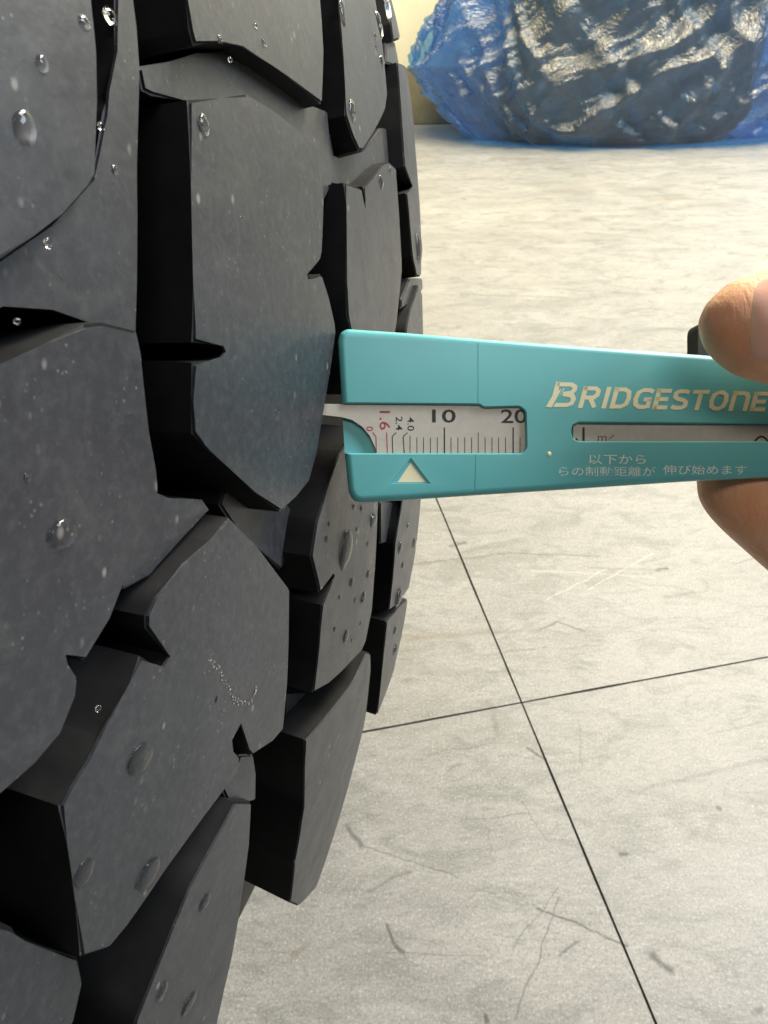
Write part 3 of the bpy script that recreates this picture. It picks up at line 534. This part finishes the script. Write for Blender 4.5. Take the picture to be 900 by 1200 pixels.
for c in cuts+[bodyo]: bpy.data.objects.remove(c)
body = link('body', me, TEA, gauge, True, 25)
slider = finish('slider', prism(OUTL['slider'], -1.45, -.62, 0, .06, 2), STEEL, gauge, True, 25)
inner_rail = finish('slide_rail', prism([(33.2, -4.0), (33.2, -.7), (71, -.9), (71, -3.9)], -1.28, -.85), STEEL, gauge, False)
def strokes(segs, z):
    bm = bmesh.new()
    for p, q, w_ in segs:
        b = bar(Vector(p), Vector(q), w_); bm.faces.new([bm.verts.new((v.x*S, v.y*S, z*S)) for v in b])
    return bm
ZS = -.60
segs = [(a, b, w_) for a, b, w_ in GA['ticks']]
for ln in GA['lead_black']: segs += [(ln[i], ln[i+1], .13) for i in range(2)]
finish('scale_ticks', strokes(segs, ZS), BLACK, slider, False)
segs = []
for ln in GA['lead_red']: segs += [(ln[i], ln[i+1], .13) for i in range(len(ln)-1)]
finish('scale_ticks', strokes(segs, ZS), RED, slider, False)
def text_mesh(body_, centre, h, rot, mat, parent, z, width=None, name='numeral', shear=0, off=0, res=3):
    cu = bpy.data.curves.new('tmp', 'FONT'); cu.body = body_; cu.size = 1; cu.offset = off; cu.shear = shear; cu.resolution_u = res
    o = bpy.data.objects.new('tmp', cu); col.objects.link(o); dg = bpy.context.evaluated_depsgraph_get(); dg.update()
    me = bpy.data.meshes.new_from_object(o.evaluated_get(dg)); bpy.data.objects.remove(o)
    xs = [v.co.x for v in me.vertices]; ys = [v.co.y for v in me.vertices]
    x0, x1, y0, y1 = min(xs), max(xs), min(ys), max(ys); sy = h/(y1-y0); sx = (width/(x1-x0)) if width else sy
    c, s_ = cos(radians(rot)), sin(radians(rot))
    for v in me.vertices:
        x = (v.co.x-(x0+x1)/2)*sx; y = (v.co.y-(y0+y1)/2)*sy
        v.co = Vector((centre[0]+x*c-y*s_, centre[1]+x*s_+y*c, z))*S
    me.name = name; return link(name, me, mat, parent, False)
for s_, c, h, rot, cl, wd in GA['texts']:
    if s_ == 'm': text_mesh(s_, c, h, rot, RED, inner_rail, -.83, wd, 'unit_mark')
    else: text_mesh(s_, c, h, rot, BLACK if cl == 'k' else RED, slider, ZS, wd, off=.012 if rot == 0 else .006)
finish('scale_ticks', strokes([(GA['slot_tick'][0], GA['slot_tick'][1], .34), (GA['slot_tick2'][0], GA['slot_tick2'][1], .25)], -.83), BLACK, inner_rail, False)
finish('scale_ticks', strokes([(GA['slot_red'][0], GA['slot_red'][1], .14)], -.83), RED, inner_rail, False)
ac = GA['slot_arc']; finish('scale_ticks', strokes([((ac[0]-1.0+.25*k, ac[1]+.75*sin(pi*(k+.2)/8.4)), (ac[0]-1.0+.25*(k+1), ac[1]+.75*sin(pi*(k+1.2)/8.4)), .3) for k in range(8)], -.83), BLACK, inner_rail, False)
bm = bmesh.new(); bm.faces.new([bm.verts.new((p[0]*S, p[1]*S, -.23*S)) for p in OUTL['tri']]); finish('pointer_mark', bm, WHITE, body, False)
# lettering on the teal face: bold slanted capitals drawn stroke by stroke
LET = {  # polylines in a unit box (x grows with the letter width)
 'B': [[(.10, .0), (.10, 1.)], [(.05, .9), (.62, .9), (.78, .82), (.80, .70), (.72, .58), (.40, .53)], [(.40, .53), (.76, .47), (.86, .33), (.82, .16), (.66, .1), (.0, .1)]],
 'R': [[(.14, 0), (.14, 1)], [(.05, .9), (.66, .9), (.82, .80), (.82, .60), (.66, .48), (.2, .48)], [(.50, .48), (.84, 0)]],
 'I': [[(.5, 0), (.5, 1)]],
 'D': [[(.14, 0), (.14, 1)], [(.05, .9), (.58, .9), (.80, .78), (.86, .5), (.80, .22), (.58, .1), (.05, .1)]],
 'G': [[(.95, .82), (.76, .9), (.42, .9), (.20, .78), (.13, .5), (.20, .22), (.42, .1), (.70, .1), (.86, .18)], [(.84, .05), (.84, .5)], [(.55, .46), (.94, .46)]],
 'E': [[(.16, 0), (.16, 1)], [(.1, .9), (.95, .9)], [(.1, .5), (.86, .5)], [(.1, .1), (.95, .1)]],
 'S': [[(.90, .85), (.70, .9), (.32, .9), (.16, .82), (.16, .62), (.32, .54), (.68, .47), (.84, .38), (.84, .18), (.68, .1), (.30, .1), (.08, .16)]],
 'T': [[(.5, 0), (.5, .95)], [(.02, .9), (.98, .9)]],
 'O': [[(.40, .9), (.20, .78), (.13, .5), (.20, .22), (.40, .1), (.62, .1), (.80, .22), (.87, .5), (.80, .78), (.62, .9), (.40, .9)]],
 'N': [[(.14, 0), (.14, 1)], [(.05, .88), (.55, .9), (.76, .86), (.86, .70), (.86, 0)]]}
def stroke_letters(text, widths, x0, base, heights, th, slope, shear, z, name, mat, parent):
    x = x0
    for ch, wd, hh in zip(text, widths, heights):
        bm = bmesh.new()
        for ln in LET[ch]:
            P = [Vector((p[0]*wd*.92, p[1]*hh)) for p in ln]
            for i in range(len(P)-1):
                a, b = P[i], P[i+1]; d = (b-a).normalized(); n = Vector((-d.y, d.x)); hor = abs(d.x)
                w_ = th*(.86 if hor > .8 else 1.0)*.5
                if i > 0: a = a-d*w_*.35
                if i < len(P)-2: b = b+d*w_*.35
                q = [a+n*w_, a-n*w_, b-n*w_, b+n*w_]
                bm.faces.new([bm.verts.new(((x+v.x+shear*max(0, min(hh, v.y)))*S, (base+slope*(x-x0)+max(0, min(hh, v.y)))*S, (z+.0008*i)*S)) for v in q])
        finish(name, bm, mat, parent, False); x += wd
lg = GA['logo']
wd = [v/8.25 for v in (34, 26, 11.5, 26, 25.5, 21, 23, 22, 26, 26, 22)]
stroke_letters('BRIDGESTONE', wd, lg[0][0]+.35, lg[0][1]-.05, [3.65]+[3.1-.03*k for k in range(10)], .66, -.012, .28, .025, 'letter', WHITE, body)
# the wedge that slashes the first letter
b0 = Vector((lg[0][0], lg[0][1]))
bm = bmesh.new(); bm.faces.new([bm.verts.new((p[0]*S, p[1]*S, .03*S)) for p in [(b0.x-.05, b0.y), (b0.x+.9, b0.y), (b0.x+2.7, b0.y+2.75), (b0.x+1.2, b0.y+2.2)]]); finish('letter', bm, WHITE, body, False)
bm = bmesh.new(); bm.faces.new([bm.verts.new((p[0]*S, p[1]*S, .034*S)) for p in [(b0.x+.75, b0.y-.1), (b0.x+.98, b0.y-.1), (b0.x+2.62, b0.y+2.9), (b0.x+2.40, b0.y+2.9)]]); finish('letter_gap', bm, TEA, body, False)
def boxtext(s_, key, name, m_=None):
    a, b = GA[key]; text_mesh(s_, ((a[0]+b[0])/2, (a[1]+b[1])/2), b[1]-a[1], 0, m_ or FADED, body, .02, b[0]-a[0], name, res=2)
boxtext('以下から', 'jp1', 'caption'); boxtext('らの制動距離が', 'jp2a', 'caption', WORN); boxtext('伸び始めます', 'jp2b', 'caption')
bm = bmesh.new(); bmesh.ops.create_icosphere(bm, subdivisions=2, radius=.32*S)
for v in bm.verts: v.co = Vector((v.co.x+GA['speck'][0]*S, v.co.y*1.1+GA['speck'][1]*S, v.co.z*.3))
finish('paint_chip', bm, WHITE, body)
# knob of the slide, behind the body
bm = prism(rounded([(53.6, 5), (53.6, 15.4), (60, 14.8), (60, 5)], 1.6), -9.5, -5.25, .6, .3)
finish('slide_knob', bm, KNOB, gauge)

# ------------------------------------------------------------ hand
HAND = {
  'thumb': [[47.45, 11.34, 6.3, 0.05, 0.05], [47.61, 11.34, 6.3, 1.0085, 1.5], [48.08, 11.32, 6.4, 2.2412, 2.8], [48.93, 11.29, 6.5, 3.4738, 3.9], [50.24, 11.21, 6.6, 4.8185, 4.9], [51.92, 11.15, 6.6, 5.883, 5.6], [54.16, 10.93, 6.6, 6.8355, 6.1], [56.96, 10.82, 6.6, 7.5079, 6.4], [62.0, 10.48, 6.6, 8.1802, 6.8], [69.35, 10.04, 5.6, 8.6284, 7.5], [79.84, 9.01, 3.6, 8.9, 8.2], [95.06, 5.51, 0.6, 9.6, 9], [115.43, -1.06, -4.4, 11.5, 11], [140.85, -12.18, -11.4, 15, 13]],
  'index': [[56.66, -4.41, -10.9, 0.05, 0.05], [57.92, -4.68, -10.9, 2.2, 2.2], [57.5, -5.2, -11.0, 3.9, 3.6], [58.64, -6.24, -11.2, 5.4, 5], [60.19, -7.68, -11.4, 6.6, 6], [62.63, -9.78, -11.8, 7.3, 6.6], [66.25, -12.43, -12.4, 7.7, 7], [76.75, -20.28, -14.4, 8.1, 7.6], [90.33, -30.31, -16.4, 8.2, 8], [108.72, -39.83, -20.4, 8.9, 8.8], [130.52, -43.08, -25.4, 8.8, 9], [152.58, -39.41, -29.4, 10, 10.5], [169.01, -33.46, -30.4, 12, 12]],
  'middle': [[82.71, -32.86, -21.4, 0.05, 0.05], [83.14, -33.29, -21.4, 3.5, 3.5], [84.57, -34.44, -21.4, 6, 6], [87.99, -36.81, -21.8, 7.6, 7.2], [99.2, -44.82, -23.4, 8.2, 7.8], [116.26, -54.48, -26.4, 8.7, 8.5], [138.96, -58.34, -31.4, 8.9, 9.2], [163.5, -52.48, -35.4, 10.3, 11], [179.42, -43.73, -35.4, 12, 12]],
  'ring': [[101.28, -52.83, -28.4, 0.05, 0.05], [101.73, -53.13, -28.4, 3.2, 3.2], [103.09, -54.04, -28.4, 5.6, 5.6], [106.95, -56.32, -28.9, 7, 7], [120.41, -64.53, -31.4, 7.6, 7.6], [138.04, -71.58, -35.4, 8, 8], [158.12, -71.58, -39.4, 8.3, 8.6], [176.79, -63.25, -41.4, 10, 10.5], [188.82, -53.03, -40.4, 12, 12]],
  'little': [[127.76, -73.59, -36.4, 0.05, 0.05], [128.24, -73.91, -36.4, 2.8, 2.8], [129.68, -74.71, -36.4, 4.8, 4.8], [133.81, -76.69, -36.9, 6, 6], [149.28, -81.86, -40.4, 6.6, 6.6], [165.66, -82.41, -43.4, 7, 7.2], [183.11, -74.82, -45.4, 8.5, 9], [195.48, -62.57, -44.4, 11, 11]],
  'palm': [[142.23, -27.84, -21.4, 0.05, 0.05], [142.95, -27.84, -21.4, 12, 8], [148.73, -28.79, -23.4, 22, 12], [164.81, -33.16, -28.4, 32, 15], [186.39, -38.6, -33.4, 36, 17], [213.75, -44.58, -39.4, 36, 18], [244.43, -50.12, -45.4, 32, 18.5], [276.86, -55.11, -51.4, 28, 19], [322.2, -61.86, -59.4, 27, 20], [390.55, -70.69, -69.4, 29, 22], [485.02, -81.63, -83.4, 33, 26], [485.87, -81.63, -83.4, 0.1, 0.1]]}
MH = Matrix.Translation(gO*S) @ Matrix(((_r[0], _u[0], -_f[0]), (_r[1], _u[1], -_f[1]), (_r[2], _u[2], -_f[2]))).to_4x4()
def sample(ch, n):
    out = []; m = len(ch)-1
    for i in range(n+1):
        u = i/n*m; k = min(int(u), m-1); t_ = u-k
        P = [ch[max(0, min(m, k+d))] for d in (-1, 0, 1, 2)]
        row = []
        for c in range(5):
            p0, p1, p2, p3 = (p[c] for p in P)
            row.append(.5*((2*p1)+(-p0+p2)*t_+(2*p0-5*p1+4*p2-p3)*t_*t_+(-p0+3*p1-3*p2+p3)*t_**3))
        row[3] = max(.04, row[3]); row[4] = max(.04, row[4]); out.append(row)
    return out
def frame(rows, i):
    a = Vector(rows[max(0, i-1)][:3]); b = Vector(rows[min(len(rows)-1, i+1)][:3]); d = (b-a).normalized()
    zc = Vector((0, 0, 1)); zc = (zc-d*zc.dot(d)).normalized(); return d, zc.cross(d).normalized(), zc
def tube(bm, rows, seg=28):
    rings = []
    for i, rw in enumerate(rows):
        d, yv, zv = frame(rows, i); c = Vector(rw[:3]); rings.append([bm.verts.new((c+yv*rw[3]*cos(2*pi*j/seg)+zv*rw[4]*sin(2*pi*j/seg))*S) for j in range(seg)])
    for i in range(len(rings)-1):
        for j in range(seg): bm.faces.new((rings[i][j], rings[i][(j+1) % seg], rings[i+1][(j+1) % seg], rings[i+1][j]))
    bm.faces.new(rings[0][::-1]); bm.faces.new(rings[-1])
bm = bmesh.new()
for k, ch in HAND.items(): tube(bm, sample(ch, 60))
me_o = tmpobj(bm); rm = me_o.modifiers.new('remesh', 'REMESH'); rm.mode = 'VOXEL'; rm.voxel_size = .00062; rm.adaptivity = 0
sm = me_o.modifiers.new('smooth', 'SMOOTH'); sm.factor = .5; sm.iterations = 8
dg = bpy.context.evaluated_depsgraph_get(); me = bpy.data.meshes.new_from_object(me_o.evaluated_get(dg)); bpy.data.objects.remove(me_o); me.name = 'skin'
person = empty('person', MH, 'bare hand gripping the teal gauge between thumb and index finger', 'person')
hand = link('hand', me, SKIN, person, True, 0)
# thumb nail, a curved plate bedded into the thumb
rows = sample(HAND['thumb'], 240)
xs = [r_[0] for r_ in rows]
bm = bmesh.new(); grid = []; NA, NB = 26, 30
for i in range(NA+1):
    t_ = i/NA; line = []
    for j in range(NB+1):
        v_ = j/NB*2-1
        x = 50.9+13.5*t_ + (1-t_)*2.0*abs(v_)**2.6            # rounded free edge
        idx = min(range(len(xs)), key=lambda q: abs(xs[q]-x)); rw = rows[idx]; d, yv, zv = frame(rows, idx)
        ang = radians(93+v_*55-4); edge = max(abs(v_)**6, (1-t_)**8, 0)
        c = Vector((x, rw[1], rw[2])); lift = .42-.75*edge
        line.append(bm.verts.new((c+yv*(rw[3]+lift)*cos(ang)+zv*(rw[4]+lift)*sin(ang))*S))
    grid.append(line)
for i in range(NA):
    for j in range(NB): bm.faces.new((grid[i][j], grid[i][j+1], grid[i+1][j+1], grid[i+1][j]))
finish('thumb_nail', bm, NAIL, hand, True, 0)
